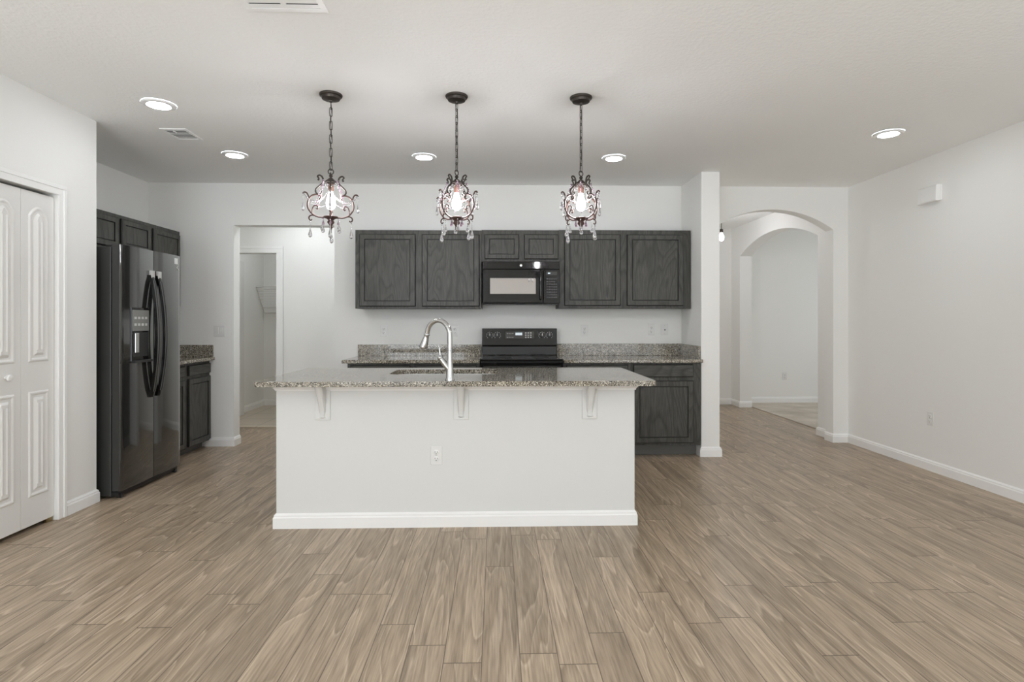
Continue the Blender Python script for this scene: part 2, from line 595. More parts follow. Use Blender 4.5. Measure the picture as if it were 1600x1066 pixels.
molding('baseboard_left', [(-2.95, 4.13), (XL, 4.13), (XL, 3.836)], BP)
molding('baseboard_left', [(XL, CL0 - 0.07), (XL, -2.5)], BP)
molding('baseboard_back', [(-2.727, D + TW), (-2.727, D), (-3.02, D)][::-1], [(-a, z) for a, z in BP])
molding('baseboard_wing', [(1.968, 5.50), (1.968, 5.35), (2.150, 5.35), (2.150, D)], [(-a, z) for a, z in BP])
molding('baseboard_right', [(3.613, D + TW), (3.613, D), (XR, D), (XR, -2.5)], [(-a, z) for a, z in BP])
molding('baseboard_hall', [(3.86, 6.34), (3.68, 6.34), (3.68, D + TW)], [(-a, z) for a, z in BP])
molding('baseboard_hall_end', [(1.9, 8.70), (3.68, 8.70), (3.68, 8.40), (3.86, 8.40)], [(-a, z) for a, z in BP])
molding('baseboard_carpet', [(3.86, 8.78), (6.5, 8.78)], [(-a, z) for a, z in BP], z0=0.012)
molding('baseboard_utility', [(-3.57, 7.10), (-3.57, 8.77), (-1.8, 8.77)], [(-a, z) for a, z in BP], z0=0.006)
molding('baseboard_passage', [(-2.60, 6.98), (-1.1, 6.98)], [(-a, z) for a, z in BP])


def casing(name, a0, a1, ztop, plane, axis, w=0.066, legs=(True, True)):
    """flat stepped casing round an opening; axis 'y': in an XZ wall facing -Y, 'x': in a YZ wall facing +X"""
    mb = MB()

    def bx(p0, p1, z0, z1, t):
        if axis == 'y':
            mb.box(p0, p1, plane - t, plane, z0, z1)
        else:
            mb.box(plane, plane + t, p0, p1, z0, z1)
    for t, k0, k1 in ((0.013, 0.0, w), (0.018, w * 0.62, w)):
        if legs[0]:
            bx(a0 - k1, a0 - k0, 0, ztop + k0 if k0 else ztop, t)
        if legs[1]:
            bx(a1 + k0, a1 + k1, 0, ztop + k0 if k0 else ztop, t)
        bx(a0 - (k1 if legs[0] else 0), a1 + (k1 if legs[1] else 0), ztop + k0, ztop + k1, t)
    # jamb lining
    return struct(name, mb, 'trim', bevel=0.003)


casing('trim_1', CL0, CL1 - 0.003, CLZ - 0.003, XL, 'x')
casing('trim_2', -3.50, -2.688, 2.135, 6.98, 'y', w=0.082)

# ------------------------------------------------------------------ bifold closet doors
def arch_outline(x0, x1, z0, z1, rise, d, n=12):
    """rectangle with an arched top, inset by d, as (x, z)"""
    a, b = x0 + d, x1 - d
    zs = z1 - rise - d * 0.7
    pts = [(a, z0 + d), (b, z0 + d)]
    for i in range(n + 1):
        t = i / n
        x = b + (a - b) * t
        e = 1 - (2 * t - 1) ** 2
        pts.append((x, zs + (rise - d * 0.3) * e if rise else z1 - d))
    return pts


def door_leaf(parent, x0, x1, z0, z1, panels, t=0.034):
    mb = MB().box(x0, x1, 0.0, t, z0, z1)
    for pz0, pz1, rise in panels:
        px0, px1 = x0 + 0.05, x1 - 0.045
        steps = [(0.0, 0.0), (0.008, 0.007), (0.016, 0.007), (0.026, 0.001), (0.040, 0.001), (0.056, 0.011)]
        rings = []
        for d, h in steps:
            rings.append([(x, -h, z) for x, z in arch_outline(px0, px1, pz0, pz1, rise, d)])
        mb.loft(rings)
        pm = (px0 + px1) / 2
        for q in (-0.017, 0.017):     # two vertical flutes on the raised field
            mb.prism([(pm + q - 0.010, -0.0105), (pm + q, -0.0155), (pm + q + 0.010, -0.0105)], 'z', pz0 + 0.075, pz1 - 0.075 - rise * 0.3)
    return mb.build('leaf', 'door', parent, bevel=0.002)


d1 = thing('door_1', None, None, (XL - 0.018, 0, 0), PI / 2)
d1['kind'] = 'structure'
lw = (CL1 - 0.006 - CL0) / 4
for i in range(4):
    a = CL0 + 0.003 + i * lw
    lf = door_leaf(d1, a + 0.0015, a + lw - 0.0015, 0.028, 2.108, [(0.205, 0.862, 0.0), (1.045, 2.02, 0.060)])
    if i in (1, 2):
        kx = a + lw * 0.5 + (0.02 if i == 2 else -0.02)
        k = MB().disc_axis([(0.008, 0), (0.008, 0.014), (0.019, 0.018), (0.021, 0.026), (0.017, 0.033), (0.004, 0.036)], (kx, 0, 0.965), (0, -1, 0)).build('knob', 'plastic', lf, smooth=40)
pv = MB().box(CL1 - 0.06, CL1 - 0.008, 0.005, 0.028, 0.0, 0.026).build('pivot', 'brass', d1)

# ------------------------------------------------------------------ cabinets
def front_panel(x0, x1, z0, z1, yf, t=0.019, rail=0.050, groove=0.007, flat=False):
    """framed door front: outer face at y = yf, thickness t, groove round a flat field"""
    mb = MB()

    def rect(d, y):
        return [(x0 + d, y, z0 + d), (x1 - d, y, z0 + d), (x1 - d, y, z1 - d), (x0 + d, y, z1 - d)]
    e = 0.0055
    if flat:
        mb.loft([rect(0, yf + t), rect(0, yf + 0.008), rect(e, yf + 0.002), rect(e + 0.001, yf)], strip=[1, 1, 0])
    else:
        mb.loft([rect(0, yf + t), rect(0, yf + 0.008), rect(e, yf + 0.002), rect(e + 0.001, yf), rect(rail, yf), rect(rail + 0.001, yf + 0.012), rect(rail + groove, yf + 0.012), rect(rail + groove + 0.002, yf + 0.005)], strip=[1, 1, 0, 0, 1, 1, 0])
    return mb


def cabinet(name, label, width, height, depth, doors, drawers=(), toe=None, loc=(0, 0, 0), rz=0, group=None, rail=0.05):
    """local frame: x from 0 to width, back at y = 0, front face at y = -depth, base at z = 0"""
    r = thing(name, label, 'cabinet', loc, rz, group)
    z0 = 0.0
    if toe:
        MB().box(0.003, width - 0.003, -depth + toe[1], -0.005, 0.0, toe[0]).build('toe_kick', 'toe', r)
        z0 = toe[0]
    MB().box(0, width, -depth, 0, z0, height).build('carcass', 'oak', r, bevel=0.0015)
    for x0, x1, a, b in doors:
        front_panel(x0, x1, a, b, -depth - 0.022, rail=rail).build('door', ['oak', 'glaze_shade'], r)
    for x0, x1, a, b in drawers:
        front_panel(x0, x1, a, b, -depth - 0.022, flat=True).build('drawer', ['oakh', 'glaze_shade'], r)
    return r


G_UP = 'dark oak wall cabinets along the back wall'
CD = 0.312
zb = 1.425
cabinet('wall_cabinet', 'wide two-door dark oak wall cabinet hung between the passage opening and the microwave', 1.249, 0.780, CD,
        [(0.043, 0.596, 0.021, 0.738), (0.659, 1.229, 0.021, 0.738)], loc=(-1.394, D, zb))
cabinet('wall_cabinet', 'small two-door dark oak wall cabinet mounted directly above the microwave', 0.772, 0.318, CD,
        [(0.031, 0.374, 0.026, 0.274), (0.425, 0.764, 0.026, 0.274)], loc=(-0.144, D, 1.892), rail=0.044)
cabinet('wall_cabinet', 'wide two-door dark oak wall cabinet hung between the microwave and the white wing wall', 1.330, 0.786, CD,
        [(0.054, 0.619, 0.027, 0.741), (0.683, 1.252, 0.027, 0.741)], loc=(0.629, D, zb + 0.003))
BD = 0.603
DC = D - 0.002
BH = 0.902
cabinet('base_cabinet', 'dark oak base cabinet with its end facing the passage, mostly behind the island', 0.62, BH, BD,
        [(0.03, 0.59, 0.14, 0.735)], [(0.03, 0.59, 0.768, 0.885)], toe=(0.115, 0.075), loc=(-1.394, DC, 0))
cabinet('base_cabinet', 'dark oak base cabinet close beside the range, behind the island faucet', 0.62, BH, BD,
        [(0.03, 0.59, 0.14, 0.735)], [(0.03, 0.59, 0.768, 0.885)], toe=(0.115, 0.075), loc=(-0.772, DC, 0))
cabinet('base_cabinet', 'dark oak base cabinet just past the range whose drawer shows above the island top', 0.645, BH, BD,
        [(0.03, 0.615, 0.14, 0.735)], [(0.03, 0.615, 0.768, 0.885)], toe=(0.115, 0.12), loc=(0.637, DC, 0))
cabinet('base_cabinet', 'dark oak base cabinet with one drawer and one door beside the white wing wall', 0.672, BH, BD,
        [(0.026, 0.599, 0.140, 0.733)], [(0.022, 0.597, 0.768, 0.888)], toe=(0.115, 0.12), loc=(1.283, DC, 0), rail=0.052)
# run along the side wall with the refrigerator (fronts face +X)
KX = -3.598
cabinet('wall_cabinet', 'short two-door dark oak wall cabinet bridging over the black refrigerator', 0.905, 0.305, 0.39,
        [(0.018, 0.440, 0.02, 0.275), (0.482, 0.885, 0.02, 0.275)], loc=(KX, 4.415, 1.90), rz=PI / 2, rail=0.046)
cabinet('wall_cabinet', 'tall single-door dark oak wall cabinet half hidden behind the black refrigerator', 0.484, 0.780, 0.39,
        [(0.024, 0.462, 0.02, 0.742)], loc=(KX, 5.322, zb), rz=PI / 2, rail=0.046)
cabinet('base_cabinet', 'dark oak base cabinet partly hidden just behind the black refrigerator', 0.455, 0.895, 0.625,
        [(0.02, 0.435, 0.085, 0.735)], [(0.02, 0.435, 0.768, 0.870)], toe=(0.07, 0.075), loc=(KX, 5.010, 0), rz=PI / 2)
cabinet('base_cabinet', 'dark oak base cabinet standing in the corner under the light switch', 0.467, 0.895, 0.625,
        [(0.045, 0.455, 0.085, 0.740)], [(0.045, 0.455, 0.768, 0.870)], toe=(0.07, 0.075), loc=(KX, 5.467, 0), rz=PI / 2)

# ------------------------------------------------------------------ countertops
CZ0, CZ = 0.905, 0.937


def counter(label, loc, rz, slab, splashes):
    r = thing('countertop', label, 'countertop', loc, rz, 'granite countertops')
    MB().box(*slab, 0, CZ - CZ0).build('slab', 'granite', r, bevel=0.005)
    for s in splashes:
        MB().box(*s).build('backsplash', 'granite', r, bevel=0.002)
    return r


hs = CZ - CZ0
r = counter('speckled granite countertop with low backsplash on the back wall between passage and range', (-1.44, D, CZ0), 0, (0, 1.287, -0.645, -0.001), [(0.0, 1.287, -0.021, -0.001, hs, hs + 0.118)])
r = counter('speckled granite countertop with backsplash running from the range to the white wing wall', (0.641, D, CZ0), 0, (0, 1.325, -0.645, -0.001),
            [(0.0, 1.305, -0.021, -0.001, hs, hs + 0.125), (1.305, 1.325, -0.575, -0.001, hs, hs + 0.125)])
r = counter('short speckled granite countertop with backsplash in the corner beyond the refrigerator', (KX, 5.01, 0.897), PI / 2, (0, 0.923, -0.683, -0.001),
            [(0.903, 0.923, -0.668, -0.001, hs, hs + 0.125)])

# ------------------------------------------------------------------ island
IX0, IX1, IY0, IY1 = -1.380, 0.886, 3.575, 4.30
isl = thing('kitchen_island', 'long white painted kitchen island with bracketed overhang in the middle of the kitchen', 'kitchen island', ((IX0 + IX1) / 2, IY0, 0))
ox = (IX0 + IX1) / 2
W2 = (IX1 - IX0) / 2
MB().box(-W2, W2, 0, 0.14, 0, 0.893).build('body', 'island', isl, bevel=0.004)
MB().box(-W2, W2, 0.14, IY1 - IY0, 0, 0.69).build('cabinet_box', 'island', isl, bevel=0.002)
MB().box(-W2, -W2 + 0.02, 0.14, IY1 - IY0, 0.69, 0.893).build('side_panel', 'island', isl)
MB().box(W2 - 0.02, W2, 0.14, IY1 - IY0, 0.69, 0.893).build('side_panel', 'island', isl)
ring = [(-W2, IY1 - IY0), (-W2, 0), (W2, 0), (W2, IY1 - IY0)]
molding('base_trim', ring, [(-a, z) for a, z in BP], kind=False, parent=isl)
molding('crown_trim', ring, [(-a, z) for a, z in [(0, 0.862), (0.006, 0.862), (0.008, 0.872), (0.018, 0.884), (0.022, 0.893), (0.022, 0.9035), (0, 0.9035)]], kind=False, parent=isl)
for cx in (-1.0875, -0.2205, 0.5955):
    x = cx - ox
    co = MB().box(x - 0.0475, x + 0.0475, -0.012, 0.0, 0.678, 0.868).build('corbel', 'island', isl, bevel=0.003)
    # curved bracket: profile in (y, z), sunk in toward the foot
    sec = []
    for i in range(13):
        t = i / 12
        z = 0.903 - 0.198 * t
        y = -0.016 - 0.105 * (1 - t) ** 2.2 - 0.014 * math.sin(PI * min(1, t * 1.05))
        sec.append((y, z, 0.022 - 0.002 * t))
    sec += [(-0.026, 0.698, 0.018), (-0.020, 0.693, 0.013), (-0.013, 0.691, 0.008)]
    rings = []
    for y, z, hw in sec:
        rings.append([(x - hw, -0.010, z), (x - hw, y + 0.010, z), (x - hw * 0.6, y, z), (x + hw * 0.6, y, z), (x + hw, y + 0.010, z), (x + hw, -0.010, z)])
    MB().loft(rings).build('bracket', 'island', co, smooth=45)
    for sx in (-0.027, 0.027):
        MB().disc_axis([(0.005, 0), (0.005, 0.0025), (0.003, 0.003)], (x + sx, -0.012, 0.694), (0, -1, 0), 12).build('screw', 'plate', co)


def rrect(x0, x1, y0, y1, r, n=6):
    pts = []
    for cx, cy, a0 in ((x1 - r, y0 + r, -PI / 2), (x1 - r, y1 - r, 0), (x0 + r, y1 - r, PI / 2), (x0 + r, y0 + r, PI)):
        for i in range(n + 1):
            a = a0 + PI / 2 * i / n
            pts.append((cx + r * math.cos(a), cy + r * math.sin(a)))
    return pts


def slab_with_hole(outer, inner, z0, z1):
    mb = MB()
    bm = mb.bm
    ends = []
    for z in (z0, z1):
        loops = []
        edges = []
        for lp in (outer, inner):
            vs = [bm.verts.new((x, y, z)) for x, y in lp]
            edges += [bm.edges.new((vs[i], vs[(i + 1) % len(vs)])) for i in range(len(vs))]
            loops.append(vs)
        bmesh.ops.triangle_fill(bm, use_beauty=True, use_dissolve=False, edges=edges)
        ends.append(loops)
    for a, b in zip(*ends):
        n = len(a)
        for i in range(n):
            bm.faces.new([a[i], a[(i + 1) % n], b[(i + 1) % n], b[i]])
    return mb


TX0, TX1, TY0, TY1 = -1.452, 0.978, 3.40, 4.40
SX0, SX1, SY0, SY1 = -0.735, 0.02, 3.86, 4.24
mx, my = (TX0 + TX1) / 2, (TY0 + TY1) / 2
it = slab_with_hole(rrect(TX0 - mx, TX1 - mx, TY0 - my, TY1 - my, 0.03), rrect(SX0 - mx, SX1 - mx, SY0 - my, SY1 - my, 0.06), 0, CZ - CZ0).build('countertop', 'granite', loc=(mx, my, CZ0), bevel=0.005)
tag(it, 'large speckled granite countertop on the white island with sink cut-out', 'countertop', 'granite countertops')

sk = thing('sink', 'stainless steel undermount sink set into the granite island top', 'sink', ((SX0 + SX1) / 2, (SY0 + SY1) / 2, CZ0 - 0.20))
a, b = (SX1 - SX0) / 2, (SY1 - SY0) / 2
rings = []
for d, z in ((-0.02, 0.199), (0.004, 0.199), (0.006, 0.19), (0.02, 0.02), (0.05, 0.006), (0.09, 0.004)):
    rings.append([(x, y, z) for x, y in rrect(-a + d, a - d, -b + d, b - d, 0.06 if d < 0.03 else 0.05)])
MB().loft(rings, cap=False).build('basin', 'steel', sk, smooth=50)
MB().disc_axis([(0.045, 0.0), (0.045, 0.004), (0.03, 0.002), (0.002, 0.001)], (0, 0.05, 0.004), (0, 0, 1)).build('drain', 'chrome', sk, smooth=40)

# ------------------------------------------------------------------ faucet
fa = thing('faucet', 'tall gooseneck pull-down faucet in brushed nickel on the island counter', 'faucet', (-0.284, 3.475, CZ))
MB().lathe([(0.029, 0), (0.029, 0.006), (0.024, 0.016), (0.0225, 0.05), (0.021, 0.085), (0.0185, 0.10), (0.0165, 0.13), (0.0165, 0.178), (0.0200, 0.180), (0.0200, 0.184), (0.0165, 0.186), (0.0200, 0.188), (0.0200, 0.192), (0.015, 0.194)]).build('base', 'chrome', fa, smooth=50)
dx, dy = -0.86, 0.51
pts = [(0, 0, 0.187), (0, 0, 0.26)]
for i in range(0, 17):
    t = PI * 0.97 * i / 16
    rr = 0.088
    u = rr - rr * math.cos(t)
    pts.append((dx * u, dy * u, 0.272 + (0.096) * math.sin(t)))
MB().tube(pts, [0.0158] * 6 + [0.0152] * 6 + [0.0148] * (len(pts) - 12), 16).build('spout', 'chrome', fa, smooth=60)
e = Vector(pts[-1])
tn = (Vector(pts[-1]) - Vector(pts[-2])).normalized()
tn = (tn + Vector((-0.14, 0.04, 0))).normalized()
MB().disc_axis([(0.0165, -0.004), (0.0190, -0.001), (0.0190, 0.005), (0.0155, 0.009), (0.0165, 0.02), (0.0225, 0.055), (0.0275, 0.082), (0.0275, 0.090), (0.024, 0.093), (0.012, 0.091)], e, tn, 20).build('spray_head', 'chrome', fa, smooth=50)
hb = MB().tube([(0, 0, 0.06), (-0.03, 0.0, 0.098), (-0.055, 0.0, 0.132)], [0.0185, 0.018, 0.0165], 16).ball((-0.060, 0.0, 0.138), 0.0175, n=14).build('valve_body', 'chrome', fa, smooth=60)
MB().tube([(-0.058, 0, 0.142), (-0.061, 0, 0.17), (-0.066, -0.002, 0.205)], [0.0075, 0.0055, 0.0065], 10).ball((-0.067, -0.002, 0.208), 0.0078, n=10).build('lever', 'chrome', hb, smooth=60)

# ------------------------------------------------------------------ refrigerator (front faces +X)
FY0, FY1 = 4.19, 4.975
fr = thing('refrigerator', 'tall black side-by-side refrigerator with ice dispenser beside the passage', 'refrigerator', (-3.55, FY0, 0), PI / 2)
fw = FY1 - FY0                       # local x runs along +Y, front at -y
BDp = 0.742                          # body depth: front of the case at X = -2.808
MB().box(0, fw, -BDp, 0.0, 0.02, 1.845).build('case', 'matte', fr, bevel=0.006)
MB().box(0.01, fw - 0.01, -BDp - 0.045, -BDp + 0.02, 0.012, 0.05).box(0.03, 0.06, -BDp - 0.055, -BDp - 0.02, 0.0, 0.03).box(fw - 0.06, fw - 0.03, -BDp - 0.055, -BDp - 0.02, 0.0, 0.03).build('base_grille', 'dark', fr, bevel=0.003)
for hx in (0.03, fw - 0.10):
    MB().box(hx, hx + 0.07, -BDp - 0.05, -BDp + 0.06, 1.845, 1.863).build('hinge_cover', 'dark', fr, bevel=0.004)
seam = 4.588 - FY0
yd0 = -BDp - 0.008
yd1 = -BDp - 0.068
for nm, x0, x1 in (('freezer_door', 0.002, seam - 0.003), ('fridge_door', seam + 0.003, fw - 0.002)):
    # slightly crowned front with rounded outer edges
    prof = []
    n = 10
    for i in range(n + 1):
        t = i / n
        x = x0 + (x1 - x0) * t
        bul = 0.010 * math.sin(PI * t)
        e_ = min(t, 1 - t) * (x1 - x0)
        rd = 0.016
        edge = rd - math.sqrt(max(0, rd * rd - max(0, rd - e_) ** 2)) if e_ < rd else 0.0
        prof.append((x, yd1 - bul + edge))
    lo = [(x0, yd1 + 0.016), (x0 + 0.002, yd1 + 0.006), (x0 + 0.008, yd1 + 0.001)] if nm == 'freezer_door' else [(x0, yd1)]
    hi = [(x1 - 0.008, yd1 + 0.001), (x1 - 0.002, yd1 + 0.006), (x1, yd1 + 0.016)] if nm == 'fridge_door' else [(x1, yd1)]
    prof2 = lo + prof[1:-1] + hi
    dpoly = prof2 + [(x1, yd0), (x0, yd0)]
    dr = MB().prism(dpoly, 'z', 0.058, 1.862).build(nm, 'glossdoor', fr, smooth=35)
    if nm == 'freezer_door':
        MB().box(x0 - 0.0015, x0 + 0.0015, yd1 + 0.012, yd0, 0.06, 1.86).build('door_edge', 'matte', dr)
        fz = dr
    else:
        fd = dr
    # gasket
    MB().box(x0 + 0.01, x1 - 0.01, -BDp - 0.009, -BDp + 0.002, 0.07, 1.85).build('gasket', 'dark', dr)


def bow_handle(x, lean, parent):
    pts, rad = [], []
    z0, z1 = 0.70, 1.665
    n = 22
    rings = []
    for i in range(n + 1):
        t = i / n
        z = z0 + (z1 - z0) * t
        out = 0.016 + 0.052 * math.sin(PI * t) ** 0.8
        s = 0.006 * math.sin(PI * t) * lean
        hw = 0.025
        yf = yd1 - 0.006 - out
        rings.append([(x + s - hw, yf + 0.018, z), (x + s - hw, yf + 0.006, z), (x + s - hw * 0.5, yf, z), (x + s + hw * 0.5, yf, z), (x + s + hw, yf + 0.006, z), (x + s + hw, yf + 0.018, z)])
    mb = MB().loft(rings)
    for z in (z0, z1 - 0.05):
        mb.box(x - 0.022, x + 0.022, yd1 - 0.02, yd1 + 0.004, z, z + 0.05)
    h = mb.build('handle', 'gloss', parent, smooth=40)
    for q in (-0.012, 0.012):
        g = [(x + q + 0.006 * math.sin(PI * i / n) * lean, yd1 - 0.0225 - 0.052 * math.sin(PI * i / n) ** 0.8, z0 + (z1 - z0) * i / n) for i in range(1, n)]
        MB().tube(g, 0.0032, 6).build('ridge', 'edge', h, smooth=60)
    return h


MB().box(seam - 0.003, seam + 0.003, yd1 + 0.012, yd0, 0.06, 1.86).build('seam_dark_filler', 'slot', fr)  # dark filler standing in for the shade in the door gap
h1 = bow_handle(seam - 0.045, -1, fz)
h2 = bow_handle(seam + 0.045, 1, fd)
for hx, h in ((seam - 0.045, h1), (seam + 0.045, h2)):
    MB().box(hx - 0.021, hx + 0.021, yd1 - 0.026, yd1 - 0.004, 1.640, 1.700).build('tape', 'tape', h, bevel=0.003)
# dispenser
da, db = 4.300 - FY0, 4.500 - FY0
ds = MB().box(da - 0.008, db + 0.008, yd1 - 0.014, yd1, 0.985, 1.405).build('dispenser', 'gloss', fz, bevel=0.004)
MB().box(da, db, yd1 - 0.018, yd1 - 0.012, 1.225, 1.385).build('control_panel', 'grey', ds, bevel=0.003)
for j in range(2):
    for i in range(4):
        MB().box(da + 0.02 + i * 0.043, da + 0.046 + i * 0.043, yd1 - 0.0195, yd1 - 0.0175, 1.265 + j * 0.05, 1.283 + j * 0.05).build('button', 'print', ds)
MB().box(da + 0.012, db - 0.012, yd1 - 0.0155, yd1 - 0.0135, 1.03, 1.215).build('recess', 'slot', ds)
MB().box(da + 0.03, da + 0.075, yd1 - 0.021, yd1 - 0.015, 1.06, 1.21).build('paddle', 'chrome', ds, bevel=0.004)
MB().box(da - 0.008, db + 0.008, yd1 - 0.045, yd1, 0.985, 1.003).build('drip_tray', 'dark', ds, bevel=0.004)
MB().box(4.866 - FY0, 4.912 - FY0, yd1 - 0.0105, yd1 - 0.006, 1.787, 1.836).build('sticker', 'paper', fd)
st = MB()
pp = [(4.915, 1.772), (4.905, 1.762), (4.908, 1.752), (4.922, 1.748), (4.928, 1.738)]
st.tube([(p - FY0, yd1 - 0.0085, z) for p, z in pp], 0.0028, 6)
st.build('sticker', 'paper', fd)

# ------------------------------------------------------------------ range
RX0, RX1 = -0.148, 0.634
rg = thing('range', 'black electric range with four-knob backguard standing between the base cabinets', 'range', ((RX0 + RX1) / 2, D, 0))
rw = (RX1 - RX0) / 2 - 0.003
MB().box(-rw, rw, -0.625, -0.03, 0.02, 0.925).build('case', 'matte', rg, bevel=0.004)
MB().box(-rw - 0.001, rw + 0.001, -0.665, -0.10, 0.925, 0.947).build('cooktop', 'cook', rg, bevel=0.006)
bg = MB().prism([(-0.03, 0.925), (-0.10, 0.925), (-0.10, 1.045), (-0.13, 1.050), (-0.118, 1.225), (-0.03, 1.225)], 'x', -rw, rw).build('backguard', 'gloss', rg, bevel=0.004)
MB().box(-rw + 0.004, rw - 0.004, -0.108, -0.098, 0.955, 1.035).build('vent_panel', 'matte', bg, bevel=0.002)
rc = (RX0 + RX1) / 2
MB().box(0.095 - rc, 0.395 - rc, -0.132, -0.120, 1.118, 1.196).build('display', 'cook', bg, bevel=0.002)
for i in range(4):
    for j in range(2):
        MB().box(0.112 - rc + i * 0.019, 0.121 - rc + i * 0.019, -0.1335, -0.1315, 1.128 + j * 0.04, 1.136 + j * 0.04).build('button', 'print', bg)
for i in range(3):
    for j in range(3):
        MB().box(0.300 - rc + i * 0.026, 0.314 - rc + i * 0.026, -0.1335, -0.1315, 1.128 + j * 0.022, 1.140 + j * 0.022).build('button', 'print', bg)
MB().box(0.20 - rc, 0.27 - rc, -0.1335, -0.1315, 1.155, 1.182).build('clock', 'led', bg)
for kx in (-0.064, 0.013, 0.476, 0.552):
    k = MB().disc_axis([(0.025, 0.0), (0.025, 0.006), (0.021, 0.008), (0.019, 0.026), (0.015, 0.028)], (kx - rc, -0.122, 1.154), (0, -1, 0.05), 20).box(kx - rc - 0.004, kx - rc + 0.004, -0.156, -0.146, 1.134, 1.174).build('knob', 'knob', bg, smooth=40)
    MB().box(kx - rc - 0.0022, kx - rc + 0.0022, -0.1575, -0.1555, 1.150, 1.176).build('pointer', 'print', k)
    mk = MB()
    for q in range(9):
        a = PI * (-0.75 + 1.5 * q / 8) + PI / 2
        mk.box(kx - rc + 0.033 * math.cos(a) - 0.003, kx - rc + 0.033 * math.cos(a) + 0.003, -0.1290, -0.1225, 1.154 + 0.033 * math.sin(a) - 0.003, 1.154 + 0.033 * math.sin(a) + 0.003)
    mk.build('knob_marks', 'print', bg)
od = MB().box(-rw, rw, -0.655, -0.625, 0.235, 0.915).build('oven_door', 'gloss', rg, bevel=0.005)
MB().box(-rw + 0.10, rw - 0.10, -0.657, -0.654, 0.36, 0.70).build('window', 'cook', od)
MB().tube([(-rw + 0.03, -0.695, 0.872), (rw - 0.03, -0.695, 0.872)], 0.014, 14).box(-rw + 0.04, -rw + 0.07, -0.695, -0.654, 0.862, 0.882).box(rw - 0.07, rw - 0.04, -0.695, -0.654, 0.862, 0.882).build('handle', 'gloss', od, smooth=40)
MB().box(-rw, rw, -0.645, -0.625, 0.04, 0.225).build('drawer', 'gloss', rg, bevel=0.004)
for cx, cy, cr in ((-0.19, -0.26, 0.08), (0.19, -0.26, 0.10), (-0.19, -0.50, 0.11), (0.19, -0.50, 0.08)):
    MB().disc_axis([(cr, 0), (cr, 0.0012), (cr - 0.004, 0.0012)], (cx, cy, 0.9465), (0, 0, 1), 32).build('burner', 'matte', rg)

# ------------------------------------------------------------------ microwave
mw = thing('microwave', 'black over-the-range microwave with mirrored window under the small wall cabinet', 'microwave', (0.248, D, 1.468))
MB().box(-0.380, 0.380, -0.375, -0.004, 0.0, 0.420).build('case', 'matte', mw, bevel=0.004)
MB().box(-0.380, 0.380, -0.400, -0.376, 0.345, 0.420).build('vent_strip', 'gloss', mw, bevel=0.004)
md = MB().box(-0.380, 0.215, -0.412, -0.376, 0.006, 0.342).build('door', 'gloss', mw, bevel=0.008)
MB().box(-0.306, 0.142, -0.4145, -0.411, 0.100, 0.254).build('window', 'ovglass', md)
MB().tube([(0.188, -0.414, 0.05), (0.188, -0.445, 0.058), (0.188, -0.450, 0.10), (0.188, -0.450, 0.275), (0.188, -0.445, 0.315), (0.188, -0.414, 0.322)], 0.013, 12).build('handle', 'gloss', md, smooth=50)
cp = MB().box(0.218, 0.380, -0.408, -0.376, 0.006, 0.342).build('control_panel', 'gloss', mw, bevel=0.005)
MB().box(0.245, 0.352, -0.4095, -0.4075, 0.285, 0.320).build('display', 'cook', cp)
MB().box(0.262, 0.285, -0.4105, -0.4090, 0.297, 0.309).build('clock', 'led', cp)
bt = MB()
for i in range(6):
    for j in range(8):
        if (i, j) != (5, 6):
            bt.box(0.250 + i * 0.018, 0.262 + i * 0.018, -0.4092, -0.4075, 0.060 + j * 0.026, 0.072 + j * 0.026)
bt.build('keypad', plain('grey_key', (0.06, 0.06, 0.06), 0.4), cp)
MB().disc_axis([(0.013, 0), (0.013, 0.002), (0.011, 0.003)], (-0.002, -0.400, 0.381), (0, -1, 0), 20).build('emblem', 'steel', mw, smooth=40)

# ------------------------------------------------------------------ pendant chandeliers
def cat(P, n=6):
    """Catmull-Rom through the points"""
    P = [Vector(p) for p in P]
    Q = [P[0] * 2 - P[1]] + P + [P[-1] * 2 - P[-2]]
    out = []
    for i in range(1, len(Q) - 2):
        for k in range(n):
            t = k / n
            a, b, c, d = Q[i - 1:i + 3]
            out.append(0.5 * ((2 * b) + (c - a) * t + (2 * a - 5 * b + 4 * c - d) * t * t + (3 * b - a - 3 * c + d) * t ** 3))
    out.append(Q[-2])
    return out


def spiral(c, r0, r1, a0, a1, n=14):
    return [(c[0] + (r0 + (r1 - r0) * i / n) * math.cos(a0 + (a1 - a0) * i / n), c[1] + (r0 + (r1 - r0) * i / n) * math.sin(a0 + (a1 - a0) * i / n)) for i in range(n + 1)]


def rz_tube(mb, prof, ang, r):
    ca, sa = math.cos(ang), math.sin(ang)
    pts = [(p.x * ca, p.x * sa, p.y) for p in cat([Vector((a, b)) for a, b in prof], 4)]
    k = len(pts)
    mb.tube(pts, [r * (0.72 + 0.28 * math.sin(PI * i / (k - 1))) for i in range(k)], 7)


Z0 = H


def zz(z):
    return z - Z0


def drop(parent, p, length, r, mat='crystal', wire=0.02):
    """a glass drop that hangs below p on a bead"""
    mb = MB().ball((p[0], p[1], p[2] - wire * 0.5), 0.0045, n=8)
    zt = p[2] - wire
    mb.lathe([(0.0008, 0), (0.0022, -length * 0.25), (0.004, -length * 0.45), (r * 0.75, -length * 0.66), (r, -length * 0.80), (r * 0.8, -length * 0.93), (r * 0.1, -length)], (p[0], p[1], zt), 10)
    return mb.build('crystal_drop', mat, parent, smooth=60)


def beads(parent, a, b, sag, n, r=0.0042, mat='bead'):
    mb = MB()
    a, b = Vector(a), Vector(b)
    for i in range(n + 1):
        t = i / n
        p = a.lerp(b, t)
        p.z -= sag * 4 * t * (1 - t)
        mb.ball(p, r * (1.25 if i % 3 == 0 else 0.9), n=6)
    return mb.build('bead_strand', mat, parent, smooth=80)


